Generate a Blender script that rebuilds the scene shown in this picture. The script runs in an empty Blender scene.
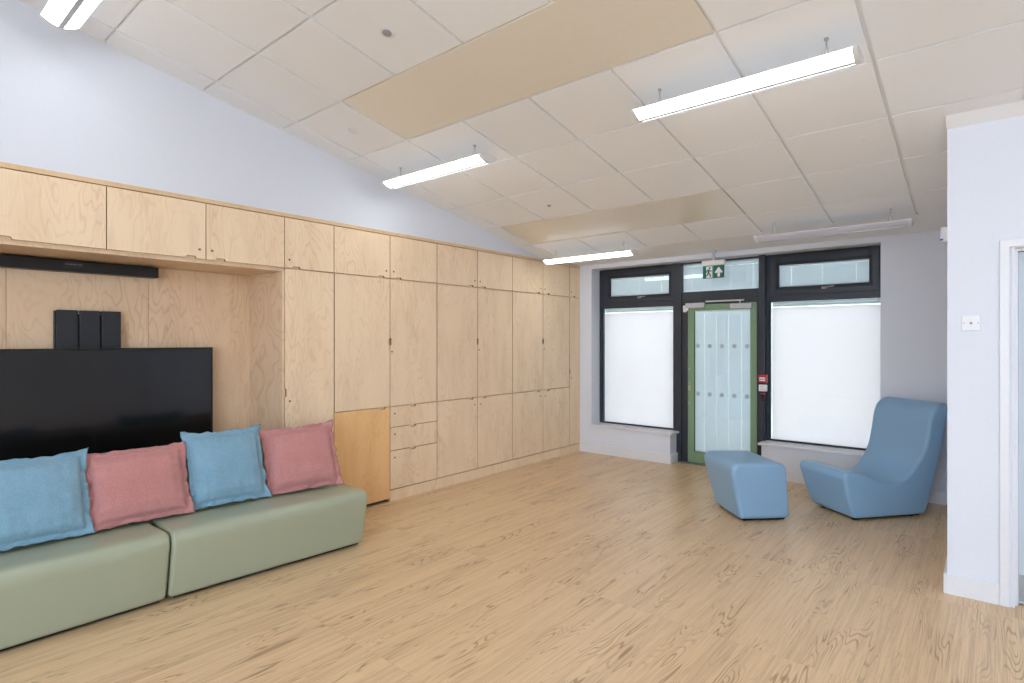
import bpy, bmesh, math, random
from mathutils import Vector, Matrix, noise
PI = math.pi
sc = bpy.context.scene
COL = sc.collection
rnd = random.Random(5)

# ------------------------------------------------------------------ helpers
def tag(o, label=None, cat=None, group=None, kind=None):
    if label: o['label'] = label
    if cat: o['category'] = cat
    if group: o['group'] = group
    if kind: o['kind'] = kind
    return o

def empty(name, loc=(0, 0, 0), rz=0.0, label=None, cat=None, group=None, kind=None):
    o = bpy.data.objects.new(name, None)
    o.empty_display_size = 0.1
    COL.objects.link(o)
    o.location = loc
    o.rotation_euler = (0, 0, rz)
    return tag(o, label, cat, group, kind)

def obj(name, bm, mat, parent=None, smooth=False, bevel=0.0, seg=2, world=True, sharp=40):
    """Link a bmesh as ONE mesh object. Its vertices are given in world space (world=True) or in the parent's space."""
    bmesh.ops.recalc_face_normals(bm, faces=bm.faces)
    me = bpy.data.meshes.new(name)
    bm.to_mesh(me); bm.free()
    mats = mat if isinstance(mat, (list, tuple)) else [mat]
    for m in mats: me.materials.append(m)
    o = bpy.data.objects.new(name, me)
    COL.objects.link(o)
    if parent is not None:
        o.parent = parent
        if world:
            m = Matrix.LocRotScale(parent.location, parent.rotation_euler, None)
            par = parent.parent
            while par is not None:
                m = Matrix.LocRotScale(par.location, par.rotation_euler, None) @ m
                par = par.parent
            me.transform(m.inverted())
    if smooth:
        for p in me.polygons: p.use_smooth = True
        if sharp < 180:
            me.set_sharp_from_angle(angle=math.radians(sharp))
    if bevel > 0:
        b = o.modifiers.new('bevel', 'BEVEL')
        b.width = bevel; b.segments = seg; b.limit_method = 'ANGLE'; b.angle_limit = math.radians(40)
        b.harden_normals = False
    return o

def BM(): return bmesh.new()

def box(bm, x0, x1, y0, y1, z0, z1, mi=0):
    v = [bm.verts.new((x, y, z)) for x in (x0, x1) for y in (y0, y1) for z in (z0, z1)]
    q = [(0, 1, 3, 2), (4, 6, 7, 5), (0, 4, 5, 1), (2, 3, 7, 6), (0, 2, 6, 4), (1, 5, 7, 3)]
    for f in q:
        bm.faces.new([v[i] for i in f]).material_index = mi
    return bm

def boxobj(name, b, mat, parent=None, bevel=0.0, **k):
    return obj(name, box(BM(), *b), mat, parent, bevel=bevel, **k)

def prism(bm, pts, axis, a, b, mi=0):
    """Extrude a closed 2D polygon along an axis ('x','y','z') from a to b."""
    def P(p, t):
        if axis == 'x': return (t, p[0], p[1])
        if axis == 'y': return (p[0], t, p[1])
        return (p[0], p[1], t)
    A = [bm.verts.new(P(p, a)) for p in pts]
    B = [bm.verts.new(P(p, b)) for p in pts]
    n = len(pts)
    bm.faces.new(A).material_index = mi
    bm.faces.new(list(reversed(B))).material_index = mi
    for i in range(n):
        bm.faces.new([A[i], B[i], B[(i + 1) % n], A[(i + 1) % n]]).material_index = mi
    return bm

def tube(bm, p, q, r, n=10, r2=None, mi=0):
    p, q = Vector(p), Vector(q)
    d = (q - p).normalized()
    a = d.orthogonal().normalized(); b = d.cross(a)
    r2 = r if r2 is None else r2
    A = []; B = []
    for i in range(n):
        t = 2 * PI * i / n
        o = a * math.cos(t) + b * math.sin(t)
        A.append(bm.verts.new(p + o * r)); B.append(bm.verts.new(q + o * r2))
    for i in range(n):
        bm.faces.new([A[i], A[(i + 1) % n], B[(i + 1) % n], B[i]]).material_index = mi
    bm.faces.new(A).material_index = mi; bm.faces.new(B).material_index = mi
    return bm

def lathe(bm, prof, c, n=24, up=(0, 0, 1)):
    """prof: list of (r, h) along 'up' from centre c."""
    up = Vector(up).normalized(); a = up.orthogonal().normalized(); b = up.cross(a); c = Vector(c)
    rings = []
    for r, h in prof:
        if r < 1e-6: rings.append([bm.verts.new(c + up * h)])
        else: rings.append([bm.verts.new(c + up * h + (a * math.cos(2 * PI * i / n) + b * math.sin(2 * PI * i / n)) * r) for i in range(n)])
    for R0, R1 in zip(rings, rings[1:]):
        for i in range(n):
            j = (i + 1) % n
            if len(R0) == 1 and len(R1) == 1: continue
            if len(R0) == 1: bm.faces.new([R0[0], R1[i], R1[j]])
            elif len(R1) == 1: bm.faces.new([R0[i], R0[j], R1[0]])
            else: bm.faces.new([R0[i], R0[j], R1[j], R1[i]])
    if len(rings[0]) > 1: bm.faces.new(rings[0])
    if len(rings[-1]) > 1: bm.faces.new(rings[-1])
    return bm

def copy_tree(o, parent=None):
    c = o.copy(); COL.objects.link(c); c.parent = parent
    for ch in list(o.children): copy_tree(ch, c)
    return c

# ------------------------------------------------------------------ materials
def srgb(r, g, b):
    def f(c):
        c /= 255.0
        return c / 12.92 if c <= 0.04045 else ((c + 0.055) / 1.055) ** 2.4
    return (f(r), f(g), f(b), 1.0)

class NT:
    def __init__(s, name):
        s.m = bpy.data.materials.new(name); s.m.use_nodes = True
        s.t = s.m.node_tree; s.n = s.t.nodes; s.l = s.t.links
        s.b = s.n['Principled BSDF']; s.out = s.n['Material Output']
    def node(s, typ, **k):
        n = s.n.new(typ)
        for a, v in k.items(): setattr(n, a, v)
        return n
    def link(s, a, b): s.l.new(a, b)
    def math(s, op, a, b=None, c=None):
        n = s.n.new('ShaderNodeMath'); n.operation = op
        for i, v in enumerate((a, b, c)):
            if v is None: continue
            if isinstance(v, (int, float)): n.inputs[i].default_value = v
            else: s.l.new(v, n.inputs[i])
        return n.outputs[0]
    def mix(s, fac, a, b, typ='MIX'):
        n = s.n.new('ShaderNodeMix'); n.data_type = 'RGBA'; n.blend_type = typ
        for i, v in ((0, fac), (6, a), (7, b)):
            if isinstance(v, (int, float, tuple)): n.inputs[i].default_value = v
            else: s.l.new(v, n.inputs[i])
        return n.outputs[2]
    def mapping(s, src, scale=(1, 1, 1), loc=(0, 0, 0), rot=(0, 0, 0)):
        n = s.n.new('ShaderNodeMapping'); s.l.new(src, n.inputs[0])
        n.inputs['Scale'].default_value = scale; n.inputs['Rotation'].default_value = rot
        if isinstance(loc, tuple): n.inputs['Location'].default_value = loc
        else: s.l.new(loc, n.inputs['Location'])
        return n.outputs[0]
    def noise(s, vec, scale, detail=2, rough=0.5, dist=0.0):
        n = s.n.new('ShaderNodeTexNoise'); s.l.new(vec, n.inputs['Vector'])
        n.inputs['Scale'].default_value = scale; n.inputs['Detail'].default_value = detail
        n.inputs['Roughness'].default_value = rough; n.inputs['Distortion'].default_value = dist
        return n.outputs['Fac']
    def ramp(s, fac, stops):
        n = s.n.new('ShaderNodeValToRGB'); s.l.new(fac, n.inputs[0])
        e = n.color_ramp.elements
        while len(e) < len(stops): e.new(0.5)
        for i, (p, c) in enumerate(stops):
            e[i].position = p; e[i].color = c if isinstance(c, tuple) else (c, c, c, 1)
        return n.outputs[0]
    def bump(s, h, strength=0.1, dist=0.01):
        n = s.n.new('ShaderNodeBump'); s.l.new(h, n.inputs['Height'])
        n.inputs['Strength'].default_value = strength; n.inputs['Distance'].default_value = dist
        s.l.new(n.outputs[0], s.b.inputs['Normal'])
    def set(s, **k):
        for a, v in k.items():
            i = s.b.inputs[a.replace('_', ' ')]
            if isinstance(v, (int, float, tuple)): i.default_value = v
            else: s.l.new(v, i)
        return s

def plain(name, rgb, rough=0.5, metal=0.0, spec=0.5, var=0.03, scale=30, bump=0.0, coat=0.0):
    t = NT(name)
    tc = t.node('ShaderNodeTexCoord').outputs['Object']
    n = t.noise(tc, scale, 2)
    c = srgb(*rgb)
    lo = tuple(max(0, x * (1 - var)) for x in c[:3]) + (1,); hi = tuple(min(1, x * (1 + var)) for x in c[:3]) + (1,)
    t.set(Base_Color=t.ramp(n, [(0.3, lo), (0.7, hi)]), Roughness=rough, Metallic=metal)
    t.b.inputs['Specular IOR Level'].default_value = spec
    if coat: t.b.inputs['Coat Weight'].default_value = coat
    if bump: t.bump(n, bump, 0.002)
    return t.m

def birch(name, light, dark, contrast=1.0, rough=0.42):
    """Rotary-cut birch plywood: pale, with drawn-out contour rings and a fine vertical fibre; each board gets its own offset."""
    t = NT(name)
    tc = t.node('ShaderNodeTexCoord').outputs['Object']
    oi = t.node('ShaderNodeObjectInfo').outputs['Random']
    off = t.node('ShaderNodeCombineXYZ')
    t.link(t.math('MULTIPLY', oi, 37.0), off.inputs[0]); t.link(t.math('MULTIPLY', oi, 91.0), off.inputs[1]); t.link(t.math('MULTIPLY', oi, 53.0), off.inputs[2])
    va = t.node('ShaderNodeVectorMath'); va.operation = 'ADD'; t.link(tc, va.inputs[0]); t.link(off.outputs[0], va.inputs[1])
    v = va.outputs[0]
    big = t.noise(t.mapping(v, (1, 2.3, 0.75)), 1.25, 3, 0.5, 0.25)
    rings = t.math('SINE', t.math('MULTIPLY', big, 150.0))
    line = t.ramp(rings, [(0.0, 0.0), (0.55, 0.12), (1.0, 1.0)])
    amp = t.ramp(t.noise(t.mapping(v, (1, 2.0, 0.7)), 1.7, 1), [(0.35, 0.25), (0.65, 1.0)])
    fibre = t.noise(t.mapping(v, (60, 60, 2.2)), 3.0, 2, 0.6)
    cloud = t.noise(t.mapping(v, (1, 3, 0.8)), 2.2, 2)
    lr = t.math('MULTIPLY', t.math('MULTIPLY', line, amp), 0.42 * contrast)
    f = t.math('ADD', lr, t.math('MULTIPLY', t.math('SUBTRACT', fibre, 0.5), 0.55))
    f = t.math('ADD', f, t.math('MULTIPLY', t.math('SUBTRACT', cloud, 0.42), 0.9))
    kn = t.node('ShaderNodeTexVoronoi'); t.link(t.mapping(v, (1, 1.0, 0.8)), kn.inputs['Vector']); kn.inputs['Scale'].default_value = 2.1
    knot = t.ramp(kn.outputs['Distance'], [(0.012, 0.8), (0.035, 0.0)])
    f = t.math('ADD', f, knot)
    cl = t.node('ShaderNodeClamp'); t.link(f, cl.inputs[0])
    t.set(Base_Color=t.mix(cl.outputs[0], srgb(*light), srgb(*dark)), Roughness=rough)
    t.b.inputs['Specular IOR Level'].default_value = 0.35
    t.bump(fibre, 0.04, 0.001)
    return t.m

def plyedge(name):
    t = NT(name)
    tc = t.node('ShaderNodeTexCoord').outputs['Object']
    w = t.node('ShaderNodeTexWave'); w.inputs['Scale'].default_value = 55; w.bands_direction = 'X'
    t.link(tc, w.inputs['Vector'])
    t.set(Base_Color=t.mix(w.outputs['Fac'], srgb(196, 160, 118), srgb(150, 112, 76)), Roughness=0.6)
    return t.m

def oak_floor():
    t = NT('oak_vinyl_planks')
    tc = t.node('ShaderNodeTexCoord').outputs['Object']
    mp = t.mapping(tc, (1, 1, 1), (0, 0, 0), (0, 0, PI / 2))     # planks run along Y
    br = t.node('ShaderNodeTexBrick')
    t.link(mp, br.inputs['Vector'])
    br.offset = 0.37; br.offset_frequency = 1; br.squash = 1.0
    br.inputs['Color1'].default_value = (0, 0, 0, 1); br.inputs['Color2'].default_value = (1, 1, 1, 1)
    br.inputs['Mortar'].default_value = (0.5, 0.5, 0.5, 1)
    br.inputs['Scale'].default_value = 1.0; br.inputs['Mortar Size'].default_value = 0.0009
    br.inputs['Mortar Smooth'].default_value = 0.2; br.inputs['Bias'].default_value = 0.0
    br.inputs['Brick Width'].default_value = 1.22; br.inputs['Row Height'].default_value = 0.152
    pid = t.node('ShaderNodeSeparateColor'); t.link(br.outputs['Color'], pid.inputs[0]); pid = pid.outputs[0]
    off = t.node('ShaderNodeCombineXYZ')
    t.link(t.math('MULTIPLY', pid, 17.0), off.inputs[0]); t.link(t.math('MULTIPLY', pid, 43.0), off.inputs[1]); t.link(t.math('MULTIPLY', pid, 29.0), off.inputs[2])
    va = t.node('ShaderNodeVectorMath'); va.operation = 'ADD'; t.link(tc, va.inputs[0]); t.link(off.outputs[0], va.inputs[1])
    v = va.outputs[0]
    # cathedral rings
    n1 = t.noise(t.mapping(v, (9.0, 1.0, 1)), 1.0, 2, 0.45, 0.25)
    rings = t.math('SINE', t.math('MULTIPLY', n1, 130.0))
    line = t.ramp(rings, [(0.0, 0.0), (0.5, 0.15), (1.0, 1.0)])
    amp = t.ramp(t.noise(t.mapping(v, (8.0, 2.0, 1)), 1.0, 1), [(0.50, 0.10), (0.64, 1.0)])
    pores = t.noise(t.mapping(v, (210, 3.2, 1)), 1.0, 3, 0.6)
    streak = t.noise(t.mapping(v, (36, 0.6, 1)), 1.0, 2, 0.5)
    f = t.math('MULTIPLY', t.math('MULTIPLY', line, amp), 0.72)
    f = t.math('ADD', f, t.math('MULTIPLY', t.math('SUBTRACT', pores, 0.5), 1.35))
    f = t.math('ADD', f, t.math('MULTIPLY', t.math('SUBTRACT', streak, 0.36), 0.8))
    f = t.math('ADD', f, t.math('MULTIPLY', t.math('SUBTRACT', pid, 0.5), 0.16))
    cl = t.node('ShaderNodeClamp'); t.link(f, cl.inputs[0])
    base = t.mix(cl.outputs[0], srgb(*FLOOR_LIGHT), srgb(*FLOOR_DARK))
    col = t.mix(t.math('MULTIPLY', br.outputs['Fac'], 0.15), base, srgb(120, 88, 58))
    t.set(Base_Color=col, Roughness=t.math('ADD', 0.28, t.math('MULTIPLY', pores, 0.12)))
    t.b.inputs['Specular IOR Level'].default_value = 0.5
    t.bump(t.math('SUBTRACT', t.math('MULTIPLY', pores, -0.4), br.outputs['Fac']), 0.10, 0.002)
    return t.m

def fabric(name, c1, c2):
    t = NT(name)
    tc = t.node('ShaderNodeTexCoord').outputs['Object']
    n = t.noise(t.mapping(tc, (1, 1, 1)), 260, 3, 0.7)
    n2 = t.noise(tc, 700, 1, 0.5)
    n3 = t.noise(tc, 6, 2)
    f = t.math('ADD', t.math('MULTIPLY', n, 0.65), t.math('MULTIPLY', n2, 0.35))
    f = t.math('ADD', f, t.math('MULTIPLY', t.math('SUBTRACT', n3, 0.5), 0.12))
    t.set(Base_Color=t.ramp(f, [(0.38, srgb(*c2)), (0.62, srgb(*c1))]), Roughness=0.95)
    t.b.inputs['Specular IOR Level'].default_value = 0.15
    t.b.inputs['Sheen Weight'].default_value = 0.25; t.b.inputs['Sheen Roughness'].default_value = 0.5
    t.bump(f, 0.35, 0.002)
    return t.m

def vinyl(name, rgb, rough=0.42):
    t = NT(name)
    tc = t.node('ShaderNodeTexCoord').outputs['Object']
    n = t.noise(tc, 420, 2, 0.6)
    n3 = t.noise(tc, 2.2, 2)
    c = srgb(*rgb); lo = tuple(x * 0.965 for x in c[:3]) + (1,)
    t.set(Base_Color=t.mix(n3, lo, c), Roughness=rough)
    t.b.inputs['Specular IOR Level'].default_value = 0.45
    t.bump(n, 0.12, 0.001)
    return t.m

def emis(name, rgb, strength):
    t = NT(name)
    t.set(Base_Color=srgb(240, 240, 240), Roughness=0.5)
    t.b.inputs['Emission Color'].default_value = rgb
    t.b.inputs['Emission Strength'].default_value = strength
    return t.m

def glass_mat(name, tint=(0.93, 0.97, 0.96, 1), rough=0.0, refl=1.0):
    """Thin window pane: lets the light straight through and mirrors by the Fresnel law."""
    t = NT(name)
    t.n.remove(t.b)
    tr = t.node('ShaderNodeBsdfTransparent'); tr.inputs[0].default_value = tint
    gl = t.node('ShaderNodeBsdfGlossy'); gl.inputs['Roughness'].default_value = rough
    fr = t.node('ShaderNodeFresnel'); fr.inputs[0].default_value = 1.5
    mx = t.node('ShaderNodeMixShader')
    t.link(t.math('MULTIPLY', fr.outputs[0], refl), mx.inputs[0]); t.link(tr.outputs[0], mx.inputs[1]); t.link(gl.outputs[0], mx.inputs[2])
    t.link(mx.outputs[0], t.out.inputs[0])
    return t.m

def film_mat(name, rgb, trans=0.75, tcol=(.68, .61, .60, 1)):
    t = NT(name)
    t.n.remove(t.b)
    tc = t.node('ShaderNodeTexCoord').outputs['Object']
    n = t.noise(tc, 3.0, 1)
    c = t.ramp(n, [(0.3, tuple(x * 0.985 for x in srgb(*rgb)[:3]) + (1,)), (0.7, srgb(*rgb))])
    tr = t.node('ShaderNodeBsdfTranslucent'); df = t.node('ShaderNodeBsdfDiffuse')
    t.link(c, df.inputs[0]); tr.inputs[0].default_value = tcol
    mx = t.node('ShaderNodeMixShader'); mx.inputs[0].default_value = trans
    t.link(df.outputs[0], mx.inputs[1]); t.link(tr.outputs[0], mx.inputs[2])
    t.link(mx.outputs[0], t.out.inputs[0])
    return t.m

FLOOR_LIGHT = (230, 198, 156); FLOOR_DARK = (166, 130, 94)
LAMP_E = 8.9
WORLD_E = 8.0
EXPOSURE = 0.08

M = {}
M['wall'] = plain('white_wall_paint', (225, 228, 237), 0.75, var=0.008, scale=60, spec=0.3)
M['skirt'] = plain('white_gloss_skirting', (228, 228, 232), 0.35, var=0.008)
M['tile'] = plain('mineral_ceiling_tile', (243, 244, 246), 0.92, var=0.012, scale=260, spec=0.1, bump=0.05)
M['tbar'] = plain('ceiling_t_bar', (240, 239, 238), 0.5, var=0.01)
M['plaster'] = plain('white_plaster_soffit', (248, 248, 250), 0.7, var=0.008)
M['radiant'] = plain('satin_radiant_panel', (234, 227, 214), 0.22, var=0.01, spec=0.6)
M['floor'] = oak_floor()
M['birch'] = birch('birch_plywood', (248, 221, 187), (214, 178, 138), 0.8)
M['birch_back'] = birch('birch_plywood_panel', (236, 206, 172), (196, 160, 122), 0.9)
M['birch_warm'] = birch('amber_birch_panel', (250, 204, 146), (220, 166, 106), 0.5)
M['ply_edge'] = plyedge('plywood_edge')
M['birch_trim'] = birch('birch_trim', (230, 198, 156), (196, 160, 116), 0.4)
M['carcass'] = plain('dark_gap_carcass', (92, 66, 44), 0.8)
M['chrome'] = plain('brushed_steel', (190, 188, 184), 0.3, metal=0.9)
M['lock'] = plain('dull_steel', (128, 124, 118), 0.4, metal=0.7)
M['silver'] = plain('silver_painted_metal', (196, 196, 198), 0.4, metal=0.3)
M['frame'] = plain('anthracite_powder_coat', (46, 50, 60), 0.42, var=0.02)
M['frame2'] = plain('anthracite_gasket', (30, 33, 40), 0.6, var=0.02)
M['green'] = plain('sage_green_door_paint', (128, 156, 122), 0.4, var=0.015)
M['threshold'] = plain('aluminium_threshold', (150, 152, 154), 0.35, metal=0.8)
M['blind'] = plain('white_blind_slats', (236, 237, 240), 0.6, var=0.01)
M['tape'] = film_mat('blind_ladder_cord', (244, 246, 248), 0.6, (.9, .88, .86, 1))
M['dot'] = plain('grey_glass_dot', (184, 190, 196), 0.6)
M['glass'] = glass_mat('window_glass')
M['film'] = film_mat('frosted_window_film', (238, 244, 242))
M['green_vinyl'] = vinyl('pale_green_vinyl', (166, 172, 148), 0.30)
M['blue_vinyl'] = vinyl('grey_blue_vinyl', (142, 180, 213), 0.42)
M['blue_cloth'] = fabric('blue_woven_cloth', (146, 180, 198), (108, 148, 170))
M['pink_cloth'] = fabric('pink_woven_cloth', (206, 148, 143), (177, 116, 115))
M['black'] = plain('black_plastic', (16, 17, 20), 0.35, var=0.02)
M['black_matt'] = plain('black_matt_metal', (34, 38, 46), 0.5, var=0.02)
M['screen'] = plain('dark_screen_glass', (10, 11, 14), 0.16, var=0.0, spec=0.6)
M['white_plastic'] = plain('white_plastic', (232, 233, 236), 0.35, var=0.005)
M['grey_plastic'] = plain('grey_plastic', (150, 152, 156), 0.5, var=0.01)
M['red'] = plain('red_plastic', (196, 34, 38), 0.4, var=0.01)
M['sign_green'] = plain('safety_green', (14, 104, 82), 0.4, var=0.0)
M['white_flat'] = plain('white_print', (240, 242, 242), 0.5, var=0.0)
M['lamp_on'] = emis('lit_diffuser', (0.90, 0.96, 1.0, 1), LAMP_E)
M['lamp_off'] = plain('unlit_diffuser', (214, 214, 224), 0.4, var=0.005)
M['lamp_body'] = plain('lamp_white_metal', (226, 226, 228), 0.4, var=0.005)
M['door_grey'] = plain('pale_grey_door', (196, 204, 212), 0.5, var=0.01)
M['blue_dot'] = plain('blue_plastic', (50, 90, 200), 0.4, var=0.0)
M['outside'] = plain('pale_paving', (170, 168, 162), 0.8, var=0.05, scale=6)

# ------------------------------------------------------------------ dimensions (metres; the camera stands over the origin)
XC = -4.285            # face of the cabinets
XW = -4.298            # white wall above them
XB = -4.83             # back of the alcove
YW = 6.535             # window wall
YF = 6.74              # front of the window frames
XP = -0.205            # left face of the white partition
YP = 4.265             # its front face
CZ0, CY0, CT = 3.277, 1.6907, 0.1881
def ceil_z(y): return CZ0 - (y - CY0) * CT
YE = 5.70              # end of the tiled slope
ZS = 2.510             # soffit at the window wall
YR = -3.2              # back wall
XR = 3.6               # right wall

# ------------------------------------------------------------------ shell
tag(boxobj('floor', (-5.0, XR + .15, YR - .15, 6.9, -0.1, 0.0), M['floor']), kind='structure')

bm = BM()
box(bm, -5.05, -4.9, YR - .15, YW, 0, 2.51)
prism(bm, [(YR - .15, 2.51), (YW, 2.51), (YW, 2.72), (YE, 2.72), (YE, ceil_z(YE) + .12), (YR - .15, ceil_z(YR - .15) + .12)], 'x', -5.05, XW)
tag(obj('wall_left', bm, M['wall']), kind='structure')
boxl = [(-5.05, -4.104, YW, 6.95, 0, 2.72), (-4.104, -2.991, YW, 6.95, 0, 0.355), (-4.104, -0.829, YW, 6.95, 2.452, 2.72),
        (-1.932, -0.829, YW, 6.95, 0, 0.355), (-0.829, XR + .15, YW, 6.95, 0, 2.72)]
bm = BM()
for b in boxl: box(bm, *b)
tag(obj('wall_window', bm, M['wall']), kind='structure')
# white partition block on the right with a doorway in its front face
bm = BM()
HZ = ceil_z(YP) + .05
prism(bm, [(YP + .13, 0), (YW, 0), (YW, 2.60), (YE, 2.60), (YP + .13, ceil_z(YP + .13) + .03)], 'x', XP, XP + .12)
for xa, xb, za in ((XP, .085, 0), (.085, 1.005, 2.03), (1.005, XR + .15, 0)):
    prism(bm, [(YP, za), (YP + .13, za), (YP + .13, ceil_z(YP + .13) + .03), (YP, ceil_z(YP) + .03)], 'x', xa, xb)
tag(obj('wall_partition', bm, M['wall']), kind='structure')
bm = BM()
prism(bm, [(YR - .15, 0), (YP, 0), (YP, ceil_z(YP) + .1), (YR - .15, ceil_z(YR) + .1)], 'x', XR, XR + .15)
tag(obj('wall_right', bm, M['wall']), kind='structure')
# back wall behind the camera, with a wide opening added to let daylight in
bx0, bx1, bz0, bz1 = -1.9, 3.4, 0.4, 3.2
bm = BM()
zt = ceil_z(YR) + .1
prism(bm, [(-4.9, 0), (bx0, 0), (bx0, zt), (-4.9, zt)], 'y', YR - .15, YR)
prism(bm, [(bx1, 0), (XR, 0), (XR, zt), (bx1, zt)], 'y', YR - .15, YR)
prism(bm, [(bx0, 0), (bx1, 0), (bx1, bz0), (bx0, bz0)], 'y', YR - .15, YR)
prism(bm, [(bx0, bz1), (bx1, bz1), (bx1, zt), (bx0, zt)], 'y', YR - .15, YR)
tag(obj('wall_back', bm, M['wall']), kind='structure')
w4 = empty('added_window', ((bx0 + bx1) / 2, YR - .08, bz0), kind='structure')  # unseen window, added as a daylight source for the room
bm = BM()
for i in range(5):
    x = bx0 + (bx1 - bx0) * i / 4
    box(bm, x - .035, x + .035, YR - .11, YR - .05, bz0, bz1)
box(bm, bx0, bx1, YR - .11, YR - .05, bz0, bz0 + .07); box(bm, bx0, bx1, YR - .11, YR - .05, bz1 - .07, bz1)
obj('window_frame', bm, M['frame'], w4)

# sloping tiled ceiling: backing sheet with T-bars, tiles hanging 8 mm proud, two smooth radiant panels
def cz(y, d=0.0): return ceil_z(y) + d
bm = BM()
ca = math.atan(CT)
prism(bm, [(YR - .15, cz(YR - .15, .012)), (YE, cz(YE, .012)), (YE, cz(YE, .10)), (YR - .15, cz(YR - .15, .10))], 'x', XW - .02, XR + .1, mi=1)
T = 0.6
tx0 = -4.0677; ty0 = 1.6907; ts = 0.5978 * math.cos(math.atan(CT) if False else 0.1859)
def slab(bm, x0, x1, y0, y1, top, bot, mi=0):
    vs = []
    for d in (bot, top):
        for (x, y) in ((x0, y0), (x1, y0), (x1, y1), (x0, y1)):
            vs.append(bm.verts.new((x, y, cz(y, d))))
    for f in ((3, 2, 1, 0), (4, 5, 6, 7), (0, 1, 5, 4), (1, 2, 6, 5), (2, 3, 7, 6), (3, 0, 4, 7)):
        bm.faces.new([vs[i] for i in f]).material_index = mi
gx, gy = 0.0100, 0.0075
jj = -9
cells = []
while ty0 + jj * ts < YE - .02:
    ya = max(ty0 + jj * ts, YR); yb = min(ty0 + (jj + 1) * ts, YE)
    if yb > YR + .03:
        for ii in range(-1, 13):
            xa = max(tx0 + ii * T, XW); xb = min(tx0 + (ii + 1) * T, XR)
            if xb - xa < .03: continue
            if jj == 1 and 1 <= ii <= 4: continue
            if jj == 5 and 0 <= ii <= 3: continue
            slab(bm, xa + gx, xb - gx, ya + gy, yb - gy, .013, -.0050)
    jj += 1
ceiling = tag(obj('ceiling', bm, [M['tile'], M['tbar']]), kind='structure')
# plaster strip by the windows
bm = BM()
prism(bm, [(YE, cz(YE, .004)), (YW, ZS), (YW, 2.72), (YE, 2.72)], 'x', XW - .02, XR + .1)
tag(obj('ceiling_plaster', bm, M['plaster']), kind='structure')
bm = BM()
prism(bm, [(YE - .022, cz(YE, .004)), (YE, cz(YE, -.004)), (YE + .006, cz(YE, -.002)), (YE + .006, cz(YE, .010)), (YE - .022, cz(YE, .012))], 'x', XW, XP)
tag(obj('trim_1', bm, M['tbar']), kind='structure')
bm = BM()
prism(bm, [(YR, cz(YR, -.006)), (YE, cz(YE, -.006)), (YE, cz(YE, .012)), (YR, cz(YR, .012))], 'x', XW, XW + .009)
tag(obj('trim_2', bm, M['tbar']), kind='structure')
for k, (ii, jj) in enumerate(((1, 1), (0, 5))):
    bm = BM()
    ya = ty0 + jj * ts; yb = ya + ts; xa = tx0 + ii * T; xb = xa + 4 * T
    slab(bm, xa + .006, xb - .006, ya + .004, yb - .010, .013, -.006)
    o = obj('radiant_ceiling_panel', bm, M['radiant'], None, bevel=.002)
    tag(o, ['long smooth cream radiant panel set in the ceiling nearer the room', 'long smooth glossy radiant panel in the ceiling close to the windows'][k], 'ceiling panel', 'radiant heating panels in the ceiling')

# skirtings
SK = .118
def skirt(name, b):
    bm = box(BM(), *b)
    return tag(obj(name, bm, M['skirt'], bevel=.004), kind='structure')
bm = BM()
box(bm, XC, -2.991 + .016, YW - .016, YW, 0, SK)
box(bm, -2.991, -2.991 + .016, YW, YF - .005, 0, SK)
tag(obj('baseboard_window', bm, M['skirt'], bevel=.003), kind='structure')
skirt('baseboard_far', (-1.932, XP, YW - .016, YW, 0, SK))
bm = BM()
box(bm, XP - .018, 0.031, YP - .018, YP, 0, SK)
box(bm, XP - .018, XP, YP, YW - .018, 0, SK)
tag(obj('baseboard_partition', bm, M['skirt'], bevel=.003), kind='structure')

bm = BM(); prism(bm, [(YP - .10, ceil_z(YP - .10) - .004), (YP, ceil_z(YP) - .040), (YP, ceil_z(YP))], 'x', XP - .004, 3.6)
tag(obj('trim_5', bm, M['tile']), kind='structure')

# window boards
for nm, x0, x1 in (('trim_3', -4.116, -2.955), ('trim_4', -1.962, -0.812)):
    bm = box(BM(), x0, x1, YW - .032, YF + .005, .356, .382)
    tag(obj(nm, bm, M['skirt'], bevel=.006, seg=3), kind='structure')

# ------------------------------------------------------------------ partition doorway (door_2)
d2 = empty('door_2', (0.545, YP, 0), kind='structure')
bm = BM()
def arch(bm, x0, x1, z1, w, y0, y1):
    prism(bm, [(x0, 0), (x0 + w, 0), (x0 + w, z1 - w), (x1 - w, z1 - w), (x1 - w, 0), (x1, 0), (x1, z1), (x0, z1)], 'y', y0, y1)
arch(bm, .031, 1.06, 2.067, .045, YP - .018, YP)
obj('architrave', bm, M['skirt'], d2, bevel=.004)
bm = BM(); arch(bm, .085, 1.005, 2.03, .012, YP - .004, YP + .13)
arch(bm, .097, .993, 2.018, .014, YP + .035, YP + .13)
obj('door_lining', bm, M['skirt'], d2, bevel=.002)
lf = boxobj('door_leaf', (.112, .978, YP + .075, YP + .118, .006, 2.0), M['door_grey'], d2, bevel=.002)
boxobj('kick_plate', (.118, .972, YP + .0725, YP + .0752, .02, .17), M['threshold'], lf)
bm = BM(); tube(bm, (.90, YP + .075, 1.0), (.90, YP + .02, 1.0), .009); tube(bm, (.91, YP + .025, 1.0), (.78, YP + .025, 1.0), .009)
obj('door_handle', bm, M['chrome'], lf, smooth=True)

# ------------------------------------------------------------------ window wall glazing
FD = .075
def ring(bm, x0, x1, z0, z1, wl, wr, wb, wt, y0, y1):
    """rectangular frame with given member widths"""
    box(bm, x0, x0 + wl, y0, y1, z0, z1); box(bm, x1 - wr, x1, y0, y1, z0, z1)
    box(bm, x0 + wl, x1 - wr, y0, y1, z0, z0 + wb); box(bm, x0 + wl, x1 - wr, y0, y1, z1 - wt, z1)

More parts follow.
